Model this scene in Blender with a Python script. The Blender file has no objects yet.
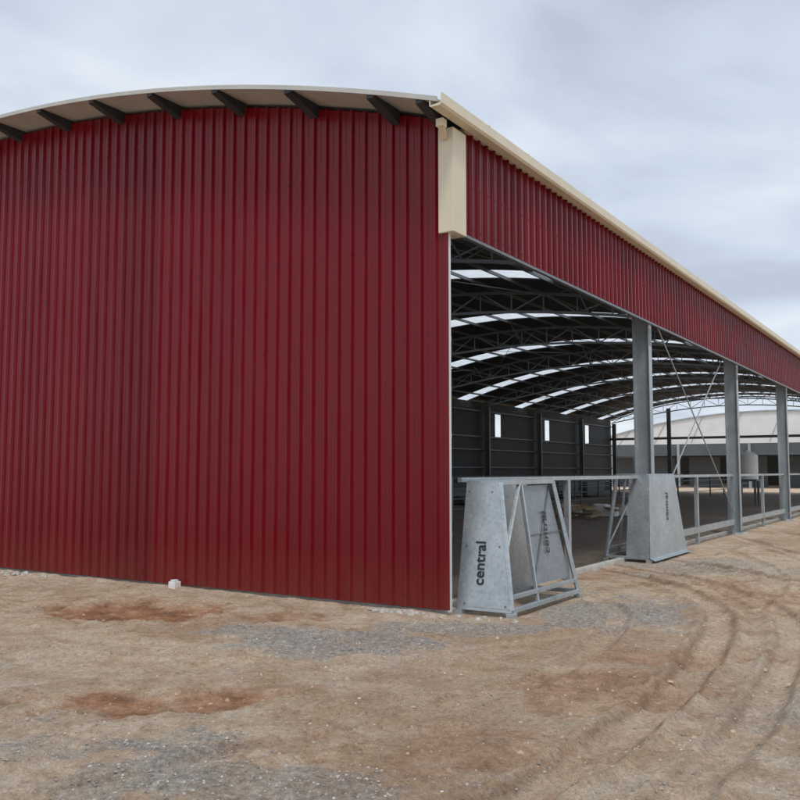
import bpy, math, random
import numpy as np
from mathutils import Vector, Matrix
random.seed(5); rng=np.random.default_rng(7)
sc=bpy.context.scene
sc.view_settings.view_transform='Standard'
try: sc.view_settings.look='None'
except Exception: pass
sc.view_settings.exposure=0

# ---------------- site frame: shed corner + shed axes ----------------
CX,CY=0.593,10.67
TH=math.radians(32.54); ct,st=math.cos(TH),math.sin(TH)
def W(x,y,z): return (CX+ct*x+st*y, CY-st*x+ct*y, z)
W_SPAN=20.2; LEN=64.0
def rz(s): return 6.1+.33*s-.0163*s*s   # s = -x (distance in from open side)

# ---------------- materials ----------------
def newmat(name):
    m=bpy.data.materials.new(name); m.use_nodes=True
    nt=m.node_tree; b=nt.nodes['Principled BSDF']
    return m,nt,b
def N(nt,t,**k):
    n=nt.nodes.new(t)
    for a,v in k.items(): setattr(n,a,v)
    return n
def ramp(nt,stops):
    r=N(nt,'ShaderNodeValToRGB'); e=r.color_ramp.elements
    while len(e)<len(stops): e.new(.5)
    for i,(p,c) in enumerate(stops):
        e[i].position=p; e[i].color=(c if len(c)==4 else (*c,1))
    return r
def mix(nt,fac,a,b,mode='MIX'):
    m=N(nt,'ShaderNodeMix',data_type='RGBA',blend_type=mode)
    for i,v in ((0,fac),(6,a),(7,b)):
        if hasattr(v,'is_linked') or hasattr(v,'links'): nt.links.new(v,m.inputs[i])
        elif i==0: m.inputs[0].default_value=v
        else: m.inputs[i].default_value=(*v,1)
    return m.outputs[2]
def noise(nt,scale,detail=5,rough=.55,vec=None):
    n=N(nt,'ShaderNodeTexNoise'); n.inputs['Scale'].default_value=scale
    n.inputs['Detail'].default_value=detail; n.inputs['Roughness'].default_value=rough
    if vec is not None: nt.links.new(vec,n.inputs['Vector'])
    return n
def simple(name,col,rough=.5,metal=0,var=.12,scale=3,bump=0):
    m,nt,b=newmat(name)
    g=N(nt,'ShaderNodeTexCoord')
    n=noise(nt,scale,6,.6,g.outputs['Object'])
    lo=tuple(c*(1-var) for c in col); hi=tuple(min(1,c*(1+var)) for c in col)
    r=ramp(nt,[(.3,lo),(.7,hi)]); nt.links.new(n.outputs['Fac'],r.inputs[0])
    nt.links.new(r.outputs[0],b.inputs['Base Color'])
    b.inputs['Roughness'].default_value=rough; b.inputs['Metallic'].default_value=metal
    if bump:
        n2=noise(nt,scale*12,4,.6,g.outputs['Object'])
        bp=N(nt,'ShaderNodeBump'); bp.inputs['Strength'].default_value=bump; bp.inputs['Distance'].default_value=.01
        nt.links.new(n2.outputs['Fac'],bp.inputs['Height']); nt.links.new(bp.outputs[0],b.inputs['Normal'])
    return m

def red_material():
    m,nt,b=newmat('red_painted_steel')
    g=N(nt,'ShaderNodeTexCoord')
    at=N(nt,'ShaderNodeAttribute',attribute_name='sheet')
    c=mix(nt,at.outputs['Fac'],(.128,.0024,.0072),(.168,.0034,.0092))
    sep=N(nt,'ShaderNodeSeparateXYZ'); nt.links.new(g.outputs['Object'],sep.inputs[0])
    mr=N(nt,'ShaderNodeMapRange'); mr.inputs[1].default_value=0; mr.inputs[2].default_value=.7
    mr.inputs[3].default_value=.22; mr.inputs[4].default_value=.012
    nt.links.new(sep.outputs[2],mr.inputs[0])
    mp=N(nt,'ShaderNodeMapping'); mp.inputs['Scale'].default_value=(3,3,.35)
    nt.links.new(g.outputs['Object'],mp.inputs[0])
    n=noise(nt,1.6,7,.65,mp.outputs[0])
    mu=N(nt,'ShaderNodeMath',operation='MULTIPLY'); nt.links.new(mr.outputs[0],mu.inputs[0]); nt.links.new(n.outputs['Fac'],mu.inputs[1])
    c=mix(nt,mu.outputs[0],c,(.36,.20,.13))
    nt.links.new(c,b.inputs['Base Color'])
    b.inputs['IOR'].default_value=1.38
    n3=noise(nt,.9,4,.5,g.outputs['Object'])
    r=N(nt,'ShaderNodeMapRange'); r.inputs[3].default_value=.18; r.inputs[4].default_value=.34
    nt.links.new(n3.outputs['Fac'],r.inputs[0]); nt.links.new(r.outputs[0],b.inputs['Roughness'])
    mp2=N(nt,'ShaderNodeMapping'); mp2.inputs['Scale'].default_value=(5,5,.8)
    nt.links.new(g.outputs['Object'],mp2.inputs[0])
    n4=noise(nt,1,2,.5,mp2.outputs[0])
    bp=N(nt,'ShaderNodeBump'); bp.inputs['Strength'].default_value=.6; bp.inputs['Distance'].default_value=.02
    nt.links.new(n4.outputs['Fac'],bp.inputs['Height']); nt.links.new(bp.outputs[0],b.inputs['Normal'])
    return m
def galv_material(name='galvanised_steel',k=1.0,metal=.55,vs=26):
    m,nt,b=newmat(name)
    g=N(nt,'ShaderNodeTexCoord')
    v=N(nt,'ShaderNodeTexVoronoi'); v.inputs['Scale'].default_value=vs
    nt.links.new(g.outputs['Object'],v.inputs['Vector'])
    n=noise(nt,2.2,6,.6,g.outputs['Object'])
    bw=N(nt,'ShaderNodeRGBToBW'); nt.links.new(v.outputs['Color'],bw.inputs[0])
    a=N(nt,'ShaderNodeMath',operation='MULTIPLY_ADD'); nt.links.new(bw.outputs[0],a.inputs[0]); a.inputs[1].default_value=.35
    nt.links.new(n.outputs['Fac'],a.inputs[2])
    r=ramp(nt,[(.35,(.33*k,.38*k,.41*k)),(.95,(.56*k,.61*k,.64*k))]); nt.links.new(a.outputs[0],r.inputs[0])
    nt.links.new(r.outputs[0],b.inputs['Base Color'])
    b.inputs['Metallic'].default_value=metal
    mr=N(nt,'ShaderNodeMapRange'); mr.inputs[3].default_value=.28; mr.inputs[4].default_value=.5
    nt.links.new(n.outputs['Fac'],mr.inputs[0]); nt.links.new(mr.outputs[0],b.inputs['Roughness'])
    return m
RED=red_material()
GALV=galv_material(k=.95)
GALV_C=galv_material('galvanised_column_steel',.85,.4,60)
GALV_D=galv_material('darkened_galv_steel',.36,.3)  # interior steel's shade is put into this darker tone; small fittings share it
GALV_M=galv_material('dull_galvanised_sheet',.50,.3)
CREAM=simple('cream_painted_steel',(.66,.60,.46),.4,0,.06,2)
ROOF=simple('zincalume_roof',(.50,.50,.47),.45,.1,.1,1.5)
ROOF_SHADE=simple('roof_underside_shade',(.03,.035,.04),.7,0,.2,.6)  # roof underside shade painted in as a near-black colour
DARK=simple('dark_steel',(.04,.045,.05),.55,.2,.2,2)  # far wall and eave beam: interior shade set as dark base colour
CONC=simple('concrete',(.50,.48,.44),.9,0,.2,4,.4)
WHITE=simple('white_plastic',(.78,.78,.76),.5,0,.06,3)
TIMBER=simple('timber',(.32,.22,.13),.8,0,.25,6)
INK=simple('stencil_ink',(.02,.022,.025),.6)
SHEDG=simple('grey_cladding',(.10,.115,.125),.5,.1,.1,1)
PALE=simple('pale_roof_sheet',(.76,.77,.77),.5,.05,.06,1)
def skylight_mat():
    m,nt,b=newmat('translucent_sheet')
    out=nt.nodes['Material Output']
    t=N(nt,'ShaderNodeBsdfTranslucent'); d=N(nt,'ShaderNodeBsdfDiffuse')
    g=N(nt,'ShaderNodeTexCoord'); n=noise(nt,3,4,.6,g.outputs['Object'])
    r=ramp(nt,[(.3,(.52,.55,.58)),(.7,(.68,.70,.73))]); nt.links.new(n.outputs['Fac'],r.inputs[0])
    nt.links.new(r.outputs[0],t.inputs[0]); d.inputs[0].default_value=(.8,.82,.82,1)
    mx=N(nt,'ShaderNodeMixShader'); mx.inputs[0].default_value=.05
    nt.links.new(t.outputs[0],mx.inputs[1]); nt.links.new(d.outputs[0],mx.inputs[2]); nt.links.new(mx.outputs[0],out.inputs[0])
    return m
SKYL=skylight_mat()

# ---------------- mesh builder ----------------
class MB:
    def __init__(s): s.v=[];s.f=[]
    def box(s,x0,x1,y0,y1,z0,z1):
        i=len(s.v)
        for z in (z0,z1):
            for (x,y) in ((x0,y0),(x1,y0),(x1,y1),(x0,y1)): s.v.append((x,y,z))
        for q in ((3,2,1,0),(4,5,6,7),(0,1,5,4),(1,2,6,5),(2,3,7,6),(3,0,4,7)): s.f.append(tuple(i+k for k in q))
    def bar(s,a,b,w,h=None,up=(0,0,1)):
        h=h or w
        a=Vector(a);b=Vector(b);d=(b-a).normalized();u=Vector(up)
        if abs(d.dot(u))>.98: u=Vector((0,1,0))
        r=d.cross(u).normalized(); u=r.cross(d)
        i=len(s.v)
        for p in (a,b):
            for (p1,p2) in ((-1,-1),(1,-1),(1,1),(-1,1)): s.v.append(tuple(p+r*p1*w/2+u*p2*h/2))
        for q in ((3,2,1,0),(4,5,6,7),(0,1,5,4),(1,2,6,5),(2,3,7,6),(3,0,4,7)): s.f.append(tuple(i+k for k in q))
    def tube(s,a,b,r,n=8,r2=None):
        r2=r if r2 is None else r2
        a=Vector(a);b=Vector(b);d=(b-a).normalized();u=Vector((0,0,1))
        if abs(d.dot(u))>.98: u=Vector((0,1,0))
        e=d.cross(u).normalized(); u=e.cross(d); i=len(s.v)
        for p,rr in ((a,r),(b,r2)):
            for k in range(n):
                t=2*math.pi*k/n; s.v.append(tuple(p+e*math.cos(t)*rr+u*math.sin(t)*rr))
        for k in range(n): s.f.append((i+k,i+(k+1)%n,i+n+(k+1)%n,i+n+k))
        s.f.append(tuple(i+n-1-k for k in range(n))); s.f.append(tuple(i+n+k for k in range(n)))
    def slab(s,pts,nrm,t):
        nrm=Vector(nrm).normalized(); i=len(s.v); n=len(pts)
        for p in pts: s.v.append(tuple(Vector(p)))
        for p in pts: s.v.append(tuple(Vector(p)-nrm*t))
        s.f.append(tuple(range(i,i+n))); s.f.append(tuple(i+2*n-1-k for k in range(n)))
        for k in range(n): s.f.append((i+k,i+n+k,i+n+(k+1)%n,i+(k+1)%n))
    def rock(s,x,y,z,r):
        i=len(s.v); n=7
        rr=[r*random.uniform(.75,1.2) for _ in range(n)]
        for k in range(n):
            t=2*math.pi*k/n; s.v.append((x+rr[k]*math.cos(t),y+rr[k]*math.sin(t),z-r*.3))
        for k in range(n):
            t=2*math.pi*k/n+.2; q=random.uniform(.45,.75); s.v.append((x+rr[k]*q*math.cos(t),y+rr[k]*q*math.sin(t),z+r*random.uniform(.35,.6)))
        for k in range(n): s.f.append((i+k,i+(k+1)%n,i+n+(k+1)%n,i+n+k))
        s.f.append(tuple(i+n+k for k in range(n)))
    def make(s,name,mat,parent=None,local=True,smooth=False,bevel=0):
        me=bpy.data.meshes.new(name)
        vs=[W(*v) for v in s.v] if local else s.v
        me.from_pydata(vs,[],s.f); me.materials.append(mat); me.update()
        o=bpy.data.objects.new(name,me); sc.collection.objects.link(o)
        if parent: o.parent=parent
        if smooth:
            for p in me.polygons: p.use_smooth=True
        if bevel:
            bm=o.modifiers.new('bevel','BEVEL'); bm.width=bevel; bm.segments=2; bm.limit_method='ANGLE'
        return o
def empty(name,loc=(0,0,0)):
    e=bpy.data.objects.new(name,None); sc.collection.objects.link(e); return e

# ---------------- SHED ----------------
shed=empty('red_steel_shed')
PITCH=.2125
def profile(L):
    pts=[];k=0;x=0
    while x<L:
        for dx,dp,sh in ((0,0,0),(.063,0,0),(.068,.005,0),(.076,.005,0),(.081,0,0),(.146,0,0),(.164,.038,0),(.194,.038,0)):
            if x+dx<L: pts.append((x+dx,dp,(k//4)))
        x+=PITCH;k+=1
    pts.append((L,0,k//4))
    return pts
def clad(name,mapf,L,zb,ztf,zrows=1,mat=RED,parent=shed):
    pts=profile(L); v=[];f=[];sh=[]
    hs={}
    for i,(x,d,k) in enumerate(pts):
        if k not in hs: hs[k]=random.random()
        zt=ztf(x)
        for r in range(zrows+1):
            z=zb+(zt-zb)*r/zrows
            v.append(W(*mapf(x,d),z)); sh.append(hs[k])
    n=zrows+1
    for i in range(len(pts)-1):
        for r in range(zrows):
            a=i*n+r; f.append((a,a+n,a+n+1,a+1))
    me=bpy.data.meshes.new(name); me.from_pydata(v,[],f); me.materials.append(mat)
    at=me.attributes.new('sheet','FLOAT','POINT'); at.data.foreach_set('value',sh)
    me.update(); o=bpy.data.objects.new(name,me); sc.collection.objects.link(o); o.parent=parent
    return o
clad('end_wall_cladding',lambda s,d:(-s,-d),W_SPAN,.05,lambda s:rz(s)-.06)
clad('side_fascia_cladding',lambda y,d:(.055+d,.30+y),LEN-.30,4.66,lambda y:5.98)
# screws
b=MB()
k=0
while k*PITCH<W_SPAN-.3:
    s=k*PITCH+.179
    for z in (.2,.93,2.13,3.33,4.53,5.63,6.8):
        if z<rz(s)-.3: b.box(-s-.006,-s+.006,-.045,-.0385,z-.006,z+.006)
    k+=1
k=0
while k*PITCH<LEN-.6:
    y=.30+k*PITCH+.179
    for z in (4.75,5.3,5.9): b.box(.0935,.099,y-.006,y+.006,z-.006,z+.006)
    k+=1
SCR=simple('screw_heads',(.10,.012,.018),.4)
b.make('screws',SCR,shed)
# far side wall with openings
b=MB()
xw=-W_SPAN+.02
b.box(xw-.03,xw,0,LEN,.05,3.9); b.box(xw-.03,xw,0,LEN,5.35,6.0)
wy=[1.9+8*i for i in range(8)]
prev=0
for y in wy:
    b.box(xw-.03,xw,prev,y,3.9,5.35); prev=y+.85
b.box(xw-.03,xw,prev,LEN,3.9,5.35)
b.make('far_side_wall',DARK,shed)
b=MB()
for z in (.9,2.1,3.3,4.5,5.6): b.box(-W_SPAN+.1,-.05,.02,.16,z,z+.06)
for z in (.8,1.9,3.0,3.8,5.4): b.box(xw+.01,xw+.15,.2,LEN,z,z+.07)
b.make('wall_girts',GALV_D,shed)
b=MB(); b.box(-W_SPAN,-.10,.07,.35,-.3,.03); b.box(-W_SPAN-.05,-W_SPAN+.3,.36,LEN,-.3,.03)
for i in range(1,9): b.box(-.42,.16,8*i-.1,8*i+.4,-.2,.03)
b.box(-.42,-.30,.36,LEN,-.2,.06)
b.make('concrete_footing',CONC,shed,bevel=.01)
JW=simple('white_edge_trim',(.66,.68,.68),.45,.1,.05)
b=MB(); b.box(-.03,.004,.004,.05,.03,4.64); b.make('edge_trim',JW,shed)
b=MB(); b.box(-.115,.100,-.046,.29,4.62,5.93); b.make('cream_corner_cap',CREAM,shed,bevel=.008)
b=MB(); b.box(.02,.085,.30,LEN,4.62,4.657); b.make('fascia_bottom_trim',GALV_D,shed)
b=MB()
gx0,gx1=.10,.27
prof=[(gx0,6.10),(gx0,5.98),(gx0+.02,5.965),(gx1-.03,5.965),(gx1,5.99),(gx1,6.115),(gx1-.012,6.115),(gx1-.012,6.0),(gx0+.012,5.985),(gx0+.012,6.10)]
ys=[-.62,LEN+.4]
i0=len(b.v)
for y in ys:
    for (x,z) in prof: b.v.append((x,y,z))
n=len(prof)
for k in range(n): b.f.append((i0+k,i0+n+k,i0+n+(k+1)%n,i0+(k+1)%n))
b.f.append(tuple(range(i0,i0+n)));b.f.append(tuple(i0+2*n-1-k for k in range(n)))
for y in np.arange(.6,LEN,1.2): b.box(gx0,gx1+.004,y,y+.025,6.117,6.122)
b.make('cream_gutter',CREAM,shed)
b=MB(); b.box(.0,.10,-.30,-.20,5.86,5.96); b.bar((.05,-.25,5.88),(-.02,-.06,5.80),.08,.06)
b.make('gutter_outlet',CREAM,shed,bevel=.006)
b=MB(); b.box(.0,.09,.3,LEN,5.985,6.03); b.make('fascia_top_trim',CREAM,shed)

# roof
SK=[5.2+8.0*i for i in range(8)]; SKW=1.4
def sgrid(a,c,n): return [a+(c-a)*k/n for k in range(n+1)]
S=sgrid(-.20,W_SPAN+.2,48)
def rcurve(mb,y0,y1,top,bot,s0=None):
    ss=S if s0 is None else s0
    i=len(mb.v);m=len(ss)
    for s in ss:
        for (y,dz) in ((y0,top),(y1,top),(y1,bot),(y0,bot)): mb.v.append((-s,y,rz(s)+dz))
    for k in range(m-1):
        a=i+4*k;c=a+4
        for q in range(4):
            q2=(q+1)%4; mb.f.append((a+q,c+q,c+q2,a+q2))
    mb.f.append((i,i+1,i+2,i+3)); a=i+4*(m-1); mb.f.append((a+3,a+2,a+1,a))
edges=[-.6]
for y in SK: edges+=[y,y+SKW]
edges.append(LEN+.4)
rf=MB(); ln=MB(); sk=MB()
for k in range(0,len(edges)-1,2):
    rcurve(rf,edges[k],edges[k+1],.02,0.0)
    rcurve(ln,max(edges[k],.05),edges[k+1],-.012,-.03)  # dark sheet added under the roof to carry the interior shade
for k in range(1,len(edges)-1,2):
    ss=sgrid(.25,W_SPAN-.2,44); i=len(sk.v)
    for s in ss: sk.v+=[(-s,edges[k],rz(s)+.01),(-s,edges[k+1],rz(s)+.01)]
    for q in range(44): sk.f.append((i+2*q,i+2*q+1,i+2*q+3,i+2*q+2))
rf.make('roof_sheets',ROOF,shed); ln.make('roof_shade_sheet',ROOF_SHADE,shed); sk.make('roof_skylights',SKYL,shed)
b=MB()
for k in range(0,len(edges)-1,2):
    for y in np.arange(edges[k]+.1,edges[k+1]-.05,.25):
        rcurve(b,y,y+.03,.045,.021,S[::2])
b.make('roof_ribs',ROOF,shed)
b=MB(); rcurve(b,-.625,-.603,.045,-.015); b.make('barge_trim',ROOF,shed)
b=MB()
PS=[.76+1.325*i for i in range(15)]
for s in PS:
    z=rz(s); b.box(-s-.025,-s+.025,.03,LEN,z-.13,z-.035)
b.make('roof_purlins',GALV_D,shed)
b=MB()
for s in PS+[0.05]:
    z=rz(s)-.003; i=len(b.v); w=.055
    for x in (-s-w,-s+w):
        b.v+=[(x,-.6,z),(x,-.6,z-.05),(x,0.02,z-.20),(x,0.02,z)]
    b.f+=[(i,i+1,i+2,i+3),(i+7,i+6,i+5,i+4),(i,i+4,i+5,i+1),(i+1,i+5,i+6,i+2),(i+2,i+6,i+7,i+3)]
b.make('purlin_outriggers',DARK,shed)
# trusses
CO=.15
b=MB()
for fr in range(9):
    y=8*fr+CO if fr else .35
    if fr==8: y=LEN-.2
    n=18; ss=sgrid(.15,W_SPAN-.15,n)
    dep=lambda s:.36+.50*math.sin(math.pi*s/W_SPAN)**.6
    top=[(-s,y,rz(s)-.20) for s in ss]
    bot=[(-s,y,rz(s)-dep(s)) for s in ss]
    for k in range(n):
        b.bar(top[k],top[k+1],.08); b.bar(bot[k],bot[k+1],.08)
        a,c=(bot[k],top[k+1]) if k%2==0 else (top[k],bot[k+1])
        b.bar(a,c,.035)
        b.bar(top[k],bot[k],.03)
    if fr<8:
        for s in (4.2,10.1,16):
            zb=rz(s)-dep(s)
            b.bar((-s,y,zb),(-s,y+1.2,rz(s)-.15),.035); b.bar((-s,y,zb),(-s,y-1.0 if fr else y+.5,rz(s)-.15),.035)
GT=galv_material('truss_steel',.6,.3)
b.make('roof_trusses',GT,shed)
b=MB()
for fr in (1,3,5):
    for s in (.3,5.3,10.1,15):
        b.tube((-s,8*fr,rz(s)-.3),(-s-5,8*fr+8,rz(s+5)-.3),.012,5)
        b.tube((-s-5,8*fr,rz(s+5)-.3),(-s,8*fr+8,rz(s)-.3),.012,5)
b.make('roof_bracing',GALV_D,shed)
def icol(b,x,y,z0,z1,d=.31,w=.18,tf=.014,tw=.010):
    b.box(x-d/2,x-d/2+tf,y-w/2,y+w/2,z0,z1); b.box(x+d/2-tf,x+d/2,y-w/2,y+w/2,z0,z1)
    b.box(x-d/2+tf,x+d/2-tf,y-tw/2,y+tw/2,z0,z1)
    b.box(x-d/2-.05,x+d/2+.05,y-w/2-.05,y+w/2+.05,z0-.001,z0+.02)
b=MB()
for i in range(1,9): icol(b,-.14,8*i+CO if i<8 else LEN-.2,.03,5.78,d=.33,w=.20)
b.make('side_columns',GALV_C,shed)
b=MB()
for i in range(1,8):
    y=8*i+CO
    for (dx,dy) in ((-.2,-.12),(.2,-.12),(-.2,.12),(.2,.12)): b.tube((-.14+dx,y+dy,.05),(-.14+dx,y+dy,.10),.014,6)
    b.box(.0255,.032,y-.07,y+.07,4.2,4.55)
b.make('column_bolts_and_plates',GALV_D,shed)
b=MB(); icol(b,-.4,.28,.03,5.7)
for i in range(0,9): icol(b,xw+.35,(8*i+CO) if i<8 else LEN-.2,.03,5.7)
for s in (5,10.1,15.2): icol(b,-s,LEN-.2,.03,rz(s)-.5)
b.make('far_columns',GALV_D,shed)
b=MB(); b.box(-.1,-.02,.3,LEN,5.62,5.8); b.box(-.04,.03,.3,LEN,4.66,4.74)
for y in np.arange(2,LEN,2.0): b.box(-.03,.03,y,y+.06,4.74,5.62)
b.make('eave_beam',DARK,shed)
b=MB()
for y0 in (8,32):
    b.tube((-.12,y0+.4,5.2),(-.12,y0+7.9,.6),.016,6); b.tube((-.12,y0+7.9,5.2),(-.12,y0+.4,.6),.016,6)
b.make('wall_bracing',GALV,shed)
b=MB(); b.box(-W_SPAN,-.3,LEN-.1,LEN-.02,4.3,4.5); b.make('end_gable_beam',GALV_D,shed)

# ---------------- side railing ----------------
b=MB()
for i in range(8):
    y0=8*i+.45; y1=8*i+7.95
    if i==0: y0=.5
    b.box(-.16,-.10,y0,y1,1.56,1.62)
    if i>0: b.box(-.17,-.09,y0,y1,.26,.40)
    b.box(-.17,-.09,8*i+4.0,8*i+4.1,0,1.56)
    if i>0:
        b.box(-.17,-.09,8*i+.45,8*i+.51,0,1.56); b.box(-.17,-.09,8*i+7.88,8*i+7.94,0,1.56)
b.make('galvanised_side_railing',GALV)
b=MB()
for xx in (-9.5,-14.5):
  for y in np.arange(9,62,4):
    b.box(xx-.04,xx+.04,y,y+.08,0,1.5)
    for z in (.4,.75,1.1,1.45): b.tube((xx,y,z),(xx,y+4,z),.025,6)
b.make('cattle_yard_railing',GALV_D)

# ---------------- galvanised frames ----------------
def lerp(a,c,t): return tuple(a[i]+(c[i]-a[i])*t for i in range(3))
def txt(name,body,origin,xd,yd,size,parent):
    cu=bpy.data.curves.new(name,'FONT'); cu.body=body; cu.size=size; cu.extrude=.0008; cu.offset=.003
    cu.align_x='CENTER'; cu.align_y='CENTER'; cu.materials.append(INK)
    o=bpy.data.objects.new(name,cu); sc.collection.objects.link(o)
    O=Vector(W(*origin)); X=(Vector(W(*(Vector(origin)+Vector(xd))))-O).normalized()
    Y=(Vector(W(*(Vector(origin)+Vector(yd))))-O).normalized(); Z_=X.cross(Y).normalized(); Y=Z_.cross(X)
    M=Matrix((X,Y,Z_)).transposed().to_4x4(); M.translation=O+Z_*.004; o.matrix_world=M; o.parent=parent
def trough(base,top,zt,kind):
    bx0,bx1,by0,by1=base; tx0,tx1,ty0,ty1=top; z0=.07
    e=empty('galvanised_trough_frame')
    A=(bx0,by0,z0);B=(bx1,by0,z0);C=(bx1,by1,z0);D=(bx0,by1,z0)
    a=(tx0,ty0,zt);c=(tx1,ty0,zt);g=(tx1,ty1,zt);h=(tx0,ty1,zt)
    f=MB(); w=.055
    for p,q in ((A,B),(B,C),(C,D),(D,A)): f.bar(p,q,w)
    for p,q in ((a,c),(c,g),(g,h),(h,a)): f.bar(p,q,w)
    for p,q in ((A,a),(B,c),(C,g),(D,h)): f.bar(p,q,w*.98)
    f.bar(lerp(B,c,.10),lerp(C,g,.10),.05); f.bar(lerp(A,a,.10),lerp(D,h,.10),.05)
    m0=lerp(B,C,.36);m1=lerp(c,g,.36); f.bar(m0,m1,.04)
    m2=lerp(A,D,.30);m3=lerp(a,h,.30); f.bar(m2,m3,.04)
    if kind==1:
        f.bar(lerp(c,g,.34),lerp(B,c,.45),.045)
    else:
        f.bar(lerp(A,a,.1),lerp(c,a,.2),.03)
    for p in (A,B,C,D): f.box(p[0]-.05,p[0]+.05,p[1]-.05,p[1]+.05,-.02,.045)
    f.make('frame',GALV,e,bevel=.004)
    s=MB()
    if kind==1:
        off=-.032; sl=(ty0-by0)/(zt-z0)
        n=(0,-1,sl)
        P=[(A[0]-.02,A[1]+off,z0-.02),(B[0]+.02,B[1]+off,z0-.02),(c[0]+.03,c[1]+off-.06*sl,zt-.06),(c[0]-.03,c[1]+off,zt+.02),(a[0]-.02,a[1]+off,zt+.02)]
        s.slab(P,n,.004)
        q=[lerp(A,D,.42),lerp(A,D,.99),lerp(a,h,.99),lerp(a,h,.42)]
        q=[(p[0]+.035,p[1],p[2]) for p in q]; s.slab(q,(1,0,.05),.004)
        s.make('sheet_panels',GALV,e)
        s2=MB()
        def fp(u,v,d=0):
            p=lerp(lerp(B,C,u),lerp(c,g,u),v); return (p[0]-.035+d,p[1],p[2])
        s2.slab([fp(.37,.14),fp(.95,.14),fp(.93,.97),fp(.37,.97)],(1,0,.17),.004)
        s2.make('infill_sheet',GALV_M,e)
        s3=MB(); s3.bar(fp(.38,.15,.012),fp(.94,.96,.012),.012,.02); s3.bar(fp(.38,.55,.010),fp(.95,.55,.010),.012)
        s3.make('stiffeners',GALV_D,e)
        b2=MB()
        for (px,pz) in ((.08,.12),(.62,.12),(.05,1.45),(.36,1.45),(.06,.8),(.5,.8)):
            yy=A[1]+off+(pz-z0)*sl; b2.tube((bx0+px,yy-.01,pz),(bx0+px,yy+.01,pz),.012,6)
        b2.make('bolts',GALV_D,e)
        zc=.60; txt('stencil_text','central',(bx0+.26,A[1]+off+(zc-z0)*sl-.004,zc),(0,sl,1),(-1,0,0),.19,e)
        O=Vector(fp(.68,.56,.020)); txt('stencil_text_2','central',tuple(O),Vector(c)-Vector(B),(0,-1,0),.2,e)
    else:
        q=[lerp(B,C,-.02),lerp(B,C,1.02),lerp(C,g,.25),lerp(c,g,1.01),lerp(c,g,-.01)]
        q=[(p[0]+.035,p[1],p[2]) for p in q]; s.slab(q,(1,0,.1),.004)
        s.slab([(q[0][0],q[0][1],q[0][2]),(q[1][0],q[1][1],q[1][2]),(q[1][0]+.10,q[1][1]+.02,.03),(q[0][0]+.10,q[0][1]-.02,.03)],(0.3,0,1),.004)
        r=[lerp(A,B,.48),B,c,lerp(a,c,.42)]; r=[(p[0],p[1]-.032,p[2]) for p in r]; s.slab(r,(0,-1,.1),.004)
        s.make('sheet_panels',GALV,e)
        txt('stencil_text','central',tuple(Vector(lerp(lerp(B,C,.55),lerp(c,g,.55),.6))+Vector((.045,0,0))),Vector(c)-Vector(B),(0,-1,0),.2,e)
    return e
trough((.01,.70,.22,2.32),(.03,.45,.46,2.08),1.56,1)
trough((-.66,.17,7.3,9.8),(-.52,.08,7.6,9.3),1.62,2)

# ---------------- things in / beyond the shed ----------------
tk=empty('white_water_tank')
b=MB(); x,y=-4.0,37.6
for k in range(4): b.tube((x,y,1.3+.3*k),(x,y,1.3+.3*k+.27),.50,24); b.tube((x,y,1.3+.3*k+.27),(x,y,1.3+.3*k+.30),.48,24)
b.tube((x,y,2.5),(x,y,2.68),.50,24,.2); b.tube((x,y,2.68),(x,y,2.76),.17,16)
b.make('tank_body',WHITE,tk)
b=MB()
for dx in (-.4,.4):
    for dy in (-.4,.4): b.box(x+dx-.05,x+dx+.05,y+dy-.05,y+dy+.05,0,1.2)
b.box(x-.5,x+.5,y-.5,y+.5,1.2,1.3); b.make('tank_stand',GALV_D,tk)
b=MB(); 
for k in range(26):
    px=-7+random.uniform(-1.3,1.3); py=22.5+random.uniform(-1.5,1.8); a=random.uniform(0,3.1); l=random.uniform(.5,1.6)
    z=.05+random.uniform(0,.35)
    b.bar((px-math.cos(a)*l/2,py-math.sin(a)*l/2,z),(px+math.cos(a)*l/2,py+math.sin(a)*l/2,z+random.uniform(-.05,.15)),random.uniform(.08,.22),random.uniform(.02,.08))
b.make('timber_offcuts_pile',TIMBER)
b=MB()
for k in range(7):
    px=-7.2+random.uniform(-1.3,1.3); py=23.5+random.uniform(-1.5,1.2); b.box(px,px+random.uniform(.3,.7),py,py+random.uniform(.3,.6),0,random.uniform(.15,.45))
b.make('packing_boxes',WHITE,bevel=.01)
b=MB()
for k in range(5):
    py=30+4.3*k
    for j in range(6): b.box(-17.5+.25*j,-17.3+.25*j,py,py+3.4,.1,.3+.14*random.randint(1,5))
b.make('steel_section_stacks',GALV_D)
ms=empty('arched_machinery_shed')
def az(x): return 7.7-.0085*(x+11)**2
b=MB(); b.box(-34,22,84,84.1,3.3,4.5); b.box(-34,22,104,104.1,0,4.4); b.box(-34,-33.9,84.1,104,0,4.4); b.box(21.9,22,84.1,104,0,4.4)
for k in range(12): b.box(-34+k*4.7,-34+k*4.7+3.2,88,88.1,0,3.2)
b.make('walls',SHEDG,ms)
b=MB(); i0=0
xsn=[-30+38*k/30 for k in range(31)]
for x in xsn: b.v+=[(x,84.0,4.52),(x,84.0,az(x)),(x,104,az(x))]
for k in range(30):
    a=3*k; b.f+=[(a,a+3,a+4,a+1),(a+1,a+4,a+5,a+2)]
b.make('arched_roof_and_gable',PALE,ms)
b=MB()
for k in range(1,31): b.bar((xsn[k-1],83.9,az(xsn[k-1])-.02),(xsn[k],83.9,az(xsn[k])-.02),.12)
for x in range(-34,23,7): b.box(x,x+.25,83.7,83.95,0,4.5)
for k in range(0,30,3): b.bar((xsn[k],83.9,4.6),(xsn[k+1],83.9,az(xsn[k+1])),.05)
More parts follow.
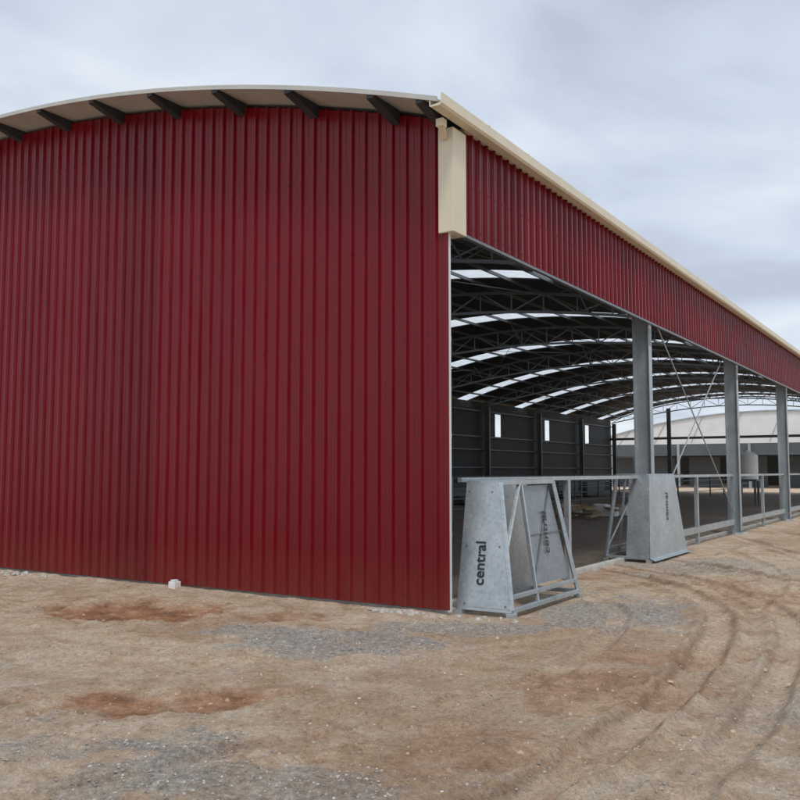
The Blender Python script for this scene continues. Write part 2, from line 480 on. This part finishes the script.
b.make('posts_and_frame',GALV_C,ms)

b=MB(); b.box(-4.55,-4.42,-.20,-.07,-.02,.11); b.box(-4.53,-4.45,-.18,-.09,.113,.135); b.make('white_drain_block',WHITE,bevel=.01)

# ---------------- GROUND ----------------
def hsh(xi,yi,seed):
    h=(xi.astype(np.int64)*374761393+yi.astype(np.int64)*668265263+seed*974634777)&0xffffffff
    h=((h^(h>>13))*1274126177)&0xffffffff
    h=(h^(h>>16))
    return (h&0xffff)/65535.0
def vn(x,y,seed):
    xi=np.floor(x);yi=np.floor(y);fx=x-xi;fy=y-yi
    fx=fx*fx*(3-2*fx);fy=fy*fy*(3-2*fy)
    a=hsh(xi,yi,seed);b_=hsh(xi+1,yi,seed);c=hsh(xi,yi+1,seed);d=hsh(xi+1,yi+1,seed)
    return (a*(1-fx)+b_*fx)*(1-fy)+(c*(1-fx)+d*fx)*fy
def fbm(x,y,sc_,oct_,seed,g=.5):
    r=0;a=1;t=0
    for o in range(oct_):
        r=r+a*vn(x*sc_*2**o+o*17.3,y*sc_*2**o-o*9.1,seed+o);t+=a;a*=g
    return r/t
def axis(a,c,step,far,gr):
    m=list(np.arange(a,c+1e-6,step)); s=step;x=c
    hi=[]
    while x<far: s*=gr;x+=s;hi.append(x)
    s=step;x=a;lo=[]
    while x>-far: s*=gr;x-=s;lo.append(x)
    return np.array(lo[::-1]+m+hi)
xs=axis(-8,10.5,.036,4000,1.10); ysx=axis(3.6,16.5,.036,4000,1.10)
X,Y=np.meshgrid(xs,ysx); 
def catmull(P,n=10):
    P=[np.array(p,float) for p in P]; P=[2*P[0]-P[1]]+P+[2*P[-1]-P[-2]]; o=[]
    for i in range(1,len(P)-2):
        for k in range(n):
            t=k/n; o.append(.5*((2*P[i])+(-P[i-1]+P[i+1])*t+(2*P[i-1]-5*P[i]+4*P[i+1]-P[i+2])*t*t+(-P[i-1]+3*P[i]-3*P[i+1]+P[i+2])*t**3))
    o.append(P[-2]); return np.array(o)
PATHS=[
 ([(2.9,17.5),(3.5,15.4),(3.95,13.5),(3.95,11.5),(3.4,9.6),(2.5,7.7),(1.5,6.0),(.4,4.5),(-1,3)],.15,1.1),
 ([(3.4,17.6),(4.2,15.3),(4.7,13.3),(4.65,11.2),(4.0,9.2),(3.05,7.3),(2.05,5.6),(.95,4.1),(-.3,2.6)],.13,.9),
 ([(4.6,19),(5.5,15.9),(6.0,13.4),(5.9,11.0),(5.1,8.7),(4.0,6.7),(2.8,5.0),(1.5,3.4)],.17,1.1),
 ([(9,26),(8.3,20),(7.6,15.4),(6.8,12),(5.7,9),(4.4,6.4),(3.2,4.4)],.15,1.0),
 ([(11,27),(9.9,20.5),(9.1,15.6),(8.2,11.8),(7.0,8.6),(5.6,6.0),(4.4,4.0)],.15,1.0),
 ([(1.6,14),(2.4,12.6),(2.6,10.8),(2.0,8.9),(.9,7.2),(-.6,5.7),(-2.4,4.4)],.13,.5),
 ([(7.5,24),(6.9,19),(6.4,15.5),(5.2,12.5),(3.4,10.3),(1.0,8.9),(-2,8.1),(-6,7.8)],.14,.45),
 ([(-9,9.5),(-5,8.6),(-1,8.2),(2,7.0),(4.2,5.0),(5.5,3)],.13,.4)]
Z=np.zeros_like(X); TR=np.zeros_like(X); RM=np.zeros_like(X)
near=(X>-14)&(X<16)&(Y>1)&(Y<30)
xn=X[near];yn=Y[near]
zr=np.zeros_like(xn);tr=np.zeros_like(xn);rm=np.zeros_like(xn)
wob=(fbm(xn,yn,.9,3,90)-.5)*.22
for P,hw,am in PATHS:
    C=catmull(P); dmin=np.full(xn.shape,1e9); along=np.zeros_like(xn); side=np.zeros_like(xn); acc=0
    for i in range(len(C)-1):
        a=C[i];d=C[i+1]-a;L2=d@d;L=math.sqrt(L2)
        t=np.clip(((xn-a[0])*d[0]+(yn-a[1])*d[1])/L2,0,1)
        ex=xn-a[0]-t*d[0];ey=yn-a[1]-t*d[1]
        dd=np.hypot(ex,ey)
        m=dd<dmin; dmin[m]=dd[m]; along[m]=acc+t[m]*L; side[m]=np.sign(ex*d[1]-ey*d[0])[m]; acc+=L
    dm=np.abs(dmin*side+wob*.5)
    fade=am*np.clip(.2+1.3*fbm(xn,yn,.5,3,33),0,1.15)
    core=np.exp(-(dm/hw)**4); rim=np.exp(-((dm-hw*1.45)/(hw*.34))**2)
    zr+=-.055*fade*core+.045*fade*rim*(.4+1.2*fbm(xn,yn,5,3,35))
    tread=(np.sin((along+dm*.8)*2*math.pi/.15)>0)
    zr+=.014*fade*core*tread
    tr=np.maximum(tr,fade*core*(.65+.35*tread)); rm=np.maximum(rm,fade*np.exp(-((dm-hw*1.05)/(hw*.22))**2)*(.3+1.1*fbm(xn,yn,3,3,37)))
Z[near]+=zr; TR[near]=tr; RM[near]=np.clip(rm,0,1)
dist=np.hypot(X,Y-9); fd=np.clip(1-(dist-25)/60,0,1)
clump=np.clip(fbm(X,Y,3.5,4,121,.6)-.52,0,1)
Z+=fd*((fbm(X,Y,.35,3,1)-.5)*.09+(fbm(X,Y,2.2,4,11,.6)-.5)*.05+(fbm(X,Y,7,3,21,.7)-.5)*.03+clump*.12)
def blob(cx,cy,rx,ry,seed,wob=.5):
    n=fbm(X,Y,1.6,5,seed,.65)-.5
    r=np.sqrt(((X-cx)/rx)**2+((Y-cy)/ry)**2)
    return np.clip(2.2*(1-r+n*wob*3.0),0,1)
MUD=np.maximum(blob(-3.2,11.1,1.25,.95,50,.6),blob(-1.85,6.65,.85,.50,54,.8))
MUD=np.maximum.reduce([MUD,.55*blob(-5.6,10.6,1.0,.6,58),.45*blob(2.6,8.3,1.1,.5,59,.9),.6*blob(-.7,6.9,.8,.25,57,.9),.6*blob(-1.4,10.4,.7,.4,75,.9),.5*blob(-4.4,7.2,.7,.3,77,.9),.5*blob(4.9,12.3,1.0,1.6,81,.9),.45*blob(1.6,7.0,.9,.6,83,.9),.4*blob(.3,5.6,.9,.4,85,.9),.4*blob(3.4,15,1.0,1.5,87,.9)])
GR=np.maximum.reduce([blob(-.9,8.7,1.5,1.0,60,.9),blob(-3.2,5.4,1.8,.9,63,1.0),.9*blob(.9,9.8,1.2,.45,66,.9),.7*blob(-.6,5.0,1.2,.4,68,1.0),.5*blob(5.5,15,3,.8,69),.6*blob(-5,7.6,2,.5,70,.9),.9*blob(2.5,10.9,.9,1.4,71,.9),.6*blob(5.5,16.5,2,1.3,72),.5*blob(2.9,6.0,1.0,.6,79,.9)])
DAMP=np.clip((fbm(X,Y,.55,5,140,.62)-.50)*5,0,1)
Z-=MUD*.05*fd
lx=ct*(X-CX)-st*(Y-CY); ly=st*(X-CX)+ct*(Y-CY)
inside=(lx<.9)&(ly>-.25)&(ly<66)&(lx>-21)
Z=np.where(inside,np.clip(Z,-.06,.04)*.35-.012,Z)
IN=np.clip((-.25-lx)/.5,0,1)*np.clip((lx+20.5)/.5,0,1)*np.clip((ly-.1)/.3,0,1)*np.clip((65-ly)/2,0,1)  # mask for the painted shade on the shed floor
bm_=np.exp(-((ly+.10)/.10)**2)*(lx<0)*(lx>-20.5)
Z+=bm_*(.035+.05*(fbm(X,Y,3,3,151)-.4))
ny,nx=X.shape
V=np.stack([X.ravel(),Y.ravel(),Z.ravel()],1)
idx=np.arange(nx*ny).reshape(ny,nx)
F=np.stack([idx[:-1,:-1].ravel(),idx[:-1,1:].ravel(),idx[1:,1:].ravel(),idx[1:,:-1].ravel()],1)
me=bpy.data.meshes.new('ground'); me.vertices.add(len(V)); me.vertices.foreach_set('co',V.ravel())
me.loops.add(F.size); me.loops.foreach_set('vertex_index',F.ravel())
me.polygons.add(len(F)); me.polygons.foreach_set('loop_start',np.arange(0,F.size,4)); me.polygons.foreach_set('loop_total',np.full(len(F),4))
me.update(calc_edges=True)
me.polygons.foreach_set('use_smooth',np.ones(len(F),bool))
for nm,arr in (('mud',MUD),('grav',GR),('trk',TR),('rim',RM),('damp',DAMP),('indoor_shade',IN)):
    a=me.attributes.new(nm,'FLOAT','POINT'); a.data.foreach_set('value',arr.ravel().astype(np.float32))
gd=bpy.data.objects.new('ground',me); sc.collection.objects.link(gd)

m,nt,bs=newmat('dirt_ground')
g=N(nt,'ShaderNodeTexCoord'); ob=g.outputs['Object']
def attr(n): return N(nt,'ShaderNodeAttribute',attribute_name=n).outputs['Fac']
def mulc(sock,k):
    q=N(nt,'ShaderNodeMath',operation='MULTIPLY'); nt.links.new(sock,q.inputs[0]); q.inputs[1].default_value=k; return q.outputs[0]
n1=noise(nt,.45,7,.62,ob); n2=noise(nt,2.6,9,.74,ob); n3=noise(nt,20,8,.85,ob); n4=noise(nt,1.1,6,.6,ob); n5=noise(nt,75,3,.8,ob)
r1=ramp(nt,[(.32,(.38,.235,.140)),(.44,(.60,.42,.275)),(.54,(.74,.56,.40)),(.68,(.86,.71,.55))]); nt.links.new(n2.outputs['Fac'],r1.inputs[0])
r0=ramp(nt,[(.42,(0,0,0)),(.60,(1,1,1))]); nt.links.new(n1.outputs['Fac'],r0.inputs[0])
c=mix(nt,mulc(r0.outputs[0],.4),r1.outputs[0],(.74,.62,.48))
c=mix(nt,mulc(attr('damp'),.6),c,(.47,.295,.185))
rg=ramp(nt,[(.3,(.13,.135,.14)),(.5,(.36,.36,.355)),(.70,(.74,.73,.70))]); nt.links.new(n3.outputs['Fac'],rg.inputs[0])
ga=N(nt,'ShaderNodeMath',operation='MULTIPLY_ADD'); nt.links.new(n2.outputs['Fac'],ga.inputs[0]); ga.inputs[1].default_value=1.6; ga.inputs[2].default_value=-.85
gb=N(nt,'ShaderNodeMath',operation='ADD',use_clamp=True); nt.links.new(ga.outputs[0],gb.inputs[0]); nt.links.new(attr('grav'),gb.inputs[1])
c=mix(nt,mulc(gb.outputs[0],.72),c,rg.outputs[0])
c=mix(nt,mulc(attr('trk'),.6),c,(.80,.60,.44))
c=mix(nt,mulc(attr('rim'),.65),c,(.27,.17,.11))  # rut sides darkened: wet dirt plus painted rut shading
r4=ramp(nt,[(.36,(.20,.085,.042)),(.50,(.50,.235,.115)),(.64,(.72,.43,.26))]); nt.links.new(n2.outputs['Fac'],r4.inputs[0])
c=mix(nt,mulc(attr('mud'),.88),c,r4.outputs[0])
c=mix(nt,mulc(attr('indoor_shade'),.85),c,(.12,.10,.085))  # interior shade painted over the soil colour inside the shed
fr=ramp(nt,[(.32,(.32,.31,.30)),(.45,(.85,.85,.85)),(.66,(1.3,1.3,1.3))]); nt.links.new(n3.outputs['Fac'],fr.inputs[0])
c=mix(nt,.9,c,fr.outputs[0],'MULTIPLY')
f5=ramp(nt,[(.33,(.55,.55,.55)),(.5,(.95,.95,.95)),(.7,(1.2,1.2,1.2))]); nt.links.new(n5.outputs['Fac'],f5.inputs[0])
c=mix(nt,.7,c,f5.outputs[0],'MULTIPLY')
nt.links.new(c,bs.inputs['Base Color'])
w=N(nt,'ShaderNodeMath',operation='MULTIPLY'); nt.links.new(attr('mud'),w.inputs[0]); nt.links.new(n4.outputs['Fac'],w.inputs[1])
wr=N(nt,'ShaderNodeMapRange'); wr.inputs[1].default_value=.25; wr.inputs[2].default_value=.5; wr.inputs[3].default_value=.92; wr.inputs[4].default_value=.2
nt.links.new(w.outputs[0],wr.inputs[0]); nt.links.new(wr.outputs[0],bs.inputs['Roughness'])
b1=N(nt,'ShaderNodeBump'); b1.inputs['Strength'].default_value=1; b1.inputs['Distance'].default_value=.07
nt.links.new(n2.outputs['Fac'],b1.inputs['Height'])
b2=N(nt,'ShaderNodeBump'); b2.inputs['Strength'].default_value=1; b2.inputs['Distance'].default_value=.025
nt.links.new(n3.outputs['Fac'],b2.inputs['Height']); nt.links.new(b1.outputs[0],b2.inputs['Normal']); nt.links.new(b2.outputs[0],bs.inputs['Normal'])
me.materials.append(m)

def zat(x,y):
    i=np.clip(np.searchsorted(xs,x)-1,0,nx-2); j=np.clip(np.searchsorted(ysx,y)-1,0,ny-2)
    return Z[j,i],GR[j,i],MUD[j,i],RM[j,i]
base=np.array([(1,0,0),(.3,.9,0),(-.8,.6,0),(-.9,-.5,0),(.1,-1,0),(.5,.1,.75),(-.4,.25,.8),(-.1,-.5,.7)],float)
fc=[(0,1,5),(1,6,5),(1,2,6),(2,3,6),(3,7,6),(3,4,7),(4,0,5),(4,5,7),(5,6,7)]
def scatter(name,NS,probf,szf,cols):
    cand_r=3.4+ (rng.random(NS)**1.4)*17; cand_a=rng.uniform(-.62,.62,NS)
    gx=cand_r*np.sin(cand_a); gy=cand_r*np.cos(cand_a)
    gz,gg,gm,gr=zat(gx,gy)
    llx=ct*(gx-CX)-st*(gy-CY); lly=st*(gx-CX)+ct*(gy-CY)
    keep=(rng.random(NS)<probf(gg,gm,gr))&~((llx<0)&(lly>-.06))
    gx,gy,gz=gx[keep],gy[keep],gz[keep]; n=len(gx)
    sz=szf(n); ang=rng.uniform(0,6.28,n); ca,sa=np.cos(ang),np.sin(ang)
    bx=base[None,:,0]*rng.uniform(.7,1.3,(n,1));by_=base[None,:,1]*rng.uniform(.7,1.3,(n,1));bz=base[None,:,2]*rng.uniform(.5,1.1,(n,1))
    VX=gx[:,None]+(bx*ca[:,None]-by_*sa[:,None])*sz[:,None]; VY=gy[:,None]+(bx*sa[:,None]+by_*ca[:,None])*sz[:,None]; VZ=gz[:,None]+(bz-.15)*sz[:,None]
    V=np.stack([VX,VY,VZ],2).reshape(-1,3)
    F=(np.array(fc)[None]+8*np.arange(n)[:,None,None]).reshape(-1,3)
    me=bpy.data.meshes.new(name); me.vertices.add(len(V)); me.vertices.foreach_set('co',V.ravel())
    me.loops.add(F.size); me.loops.foreach_set('vertex_index',F.ravel()); me.polygons.add(len(F))
    me.polygons.foreach_set('loop_start',np.arange(0,F.size,3)); me.polygons.foreach_set('loop_total',np.full(len(F),3)); me.update(calc_edges=True)
    m,nt,bs=newmat(name+'_surface'); ge=N(nt,'ShaderNodeNewGeometry')
    r=ramp(nt,cols); nt.links.new(ge.outputs['Random Per Island'],r.inputs[0]); nt.links.new(r.outputs[0],bs.inputs['Base Color']); bs.inputs['Roughness'].default_value=.9
    me.materials.append(m); go=bpy.data.objects.new(name,me); sc.collection.objects.link(go)
scatter('gravel_stones',60000,lambda g,m,r:(.12+.88*g)*(1-m),lambda n:.004+.009*rng.random(n)**3+.003*rng.random(n),[(0,(.12,.12,.12)),(.4,(.28,.26,.24)),(.85,(.42,.39,.35)),(1,(.58,.55,.50))])
scatter('dirt_clods',14000,lambda g,m,r:.12+.8*r+.3*m,lambda n:.006+.022*rng.random(n)**4,[(0,(.28,.175,.11)),(.5,(.42,.29,.19)),(1,(.52,.39,.28))])
b=MB()
for k in range(34):
    b.rock(-.55+random.gauss(0,.30),-.24+random.gauss(0,.06),.015,random.uniform(.015,.05))
for k in range(9): b.rock(-7.9+random.gauss(0,.22),-.28+random.gauss(0,.06),.02,random.uniform(.03,.075))
for k in range(10): b.rock(.55+random.gauss(0,.3),.0+random.gauss(0,.12),.0,random.uniform(.015,.035))
b.make('concrete_rubble',CONC)

# ---------------- WORLD ----------------
SE=math.radians(60); SAZ=math.radians(172)
wd=bpy.data.worlds.new('World'); sc.world=wd; wd.use_nodes=True; nt=wd.node_tree
for n_ in list(nt.nodes): nt.nodes.remove(n_)
out=N(nt,'ShaderNodeOutputWorld'); b1=N(nt,'ShaderNodeBackground'); b2=N(nt,'ShaderNodeBackground')
sky=N(nt,'ShaderNodeTexSky',sky_type='NISHITA'); sky.sun_disc=False; sky.sun_elevation=SE; sky.sun_rotation=SAZ
nt.links.new(sky.outputs[0],b1.inputs[0]); b1.inputs[1].default_value=.1
tc=N(nt,'ShaderNodeTexCoord'); sp=N(nt,'ShaderNodeSeparateXYZ'); nt.links.new(tc.outputs['Generated'],sp.inputs[0])
ad=N(nt,'ShaderNodeMath',operation='MAXIMUM'); nt.links.new(sp.outputs[2],ad.inputs[0]); ad.inputs[1].default_value=0
a2=N(nt,'ShaderNodeMath',operation='ADD'); nt.links.new(ad.outputs[0],a2.inputs[0]); a2.inputs[1].default_value=.22
dx=N(nt,'ShaderNodeMath',operation='DIVIDE'); dy=N(nt,'ShaderNodeMath',operation='DIVIDE')
nt.links.new(sp.outputs[0],dx.inputs[0]); nt.links.new(a2.outputs[0],dx.inputs[1]); nt.links.new(sp.outputs[1],dy.inputs[0]); nt.links.new(a2.outputs[0],dy.inputs[1])
cb=N(nt,'ShaderNodeCombineXYZ'); nt.links.new(dx.outputs[0],cb.inputs[0]); nt.links.new(dy.outputs[0],cb.inputs[1]); cb.inputs[2].default_value=3.3
cn=noise(nt,1.7,6,.5,cb.outputs[0]); cn.inputs['Distortion'].default_value=.4
cr=ramp(nt,[(.32,(.52,.58,.69)),(.44,(.63,.71,.82)),(.55,(.74,.81,.90)),(.70,(.90,.94,.98))]); nt.links.new(cn.outputs['Fac'],cr.inputs[0])
nt.links.new(cr.outputs[0],b2.inputs[0]); b2.inputs[1].default_value=1.07
ms_=N(nt,'ShaderNodeMixShader'); ms_.inputs[0].default_value=.88
nt.links.new(b1.outputs[0],ms_.inputs[1]); nt.links.new(b2.outputs[0],ms_.inputs[2]); nt.links.new(ms_.outputs[0],out.inputs[0])

sl=bpy.data.lights.new('sun','SUN'); sl.energy=1.5; sl.angle=math.radians(11); sl.color=(1,.96,.9)
so=bpy.data.objects.new('sun',sl); sc.collection.objects.link(so)
sd=Vector((math.sin(SAZ)*math.cos(SE),math.cos(SAZ)*math.cos(SE),math.sin(SE)))
so.rotation_euler=(-sd).to_track_quat('-Z','Y').to_euler()

# ---------------- CAMERA ----------------
cam=bpy.data.cameras.new('camera'); cam.lens=39.8; cam.sensor_width=36; cam.clip_end=9000; cam.clip_start=.05
co=bpy.data.objects.new('camera',cam); sc.collection.objects.link(co)
co.location=(0,0,1.7); co.rotation_euler=(math.radians(90+4.6),0,0)
sc.camera=co
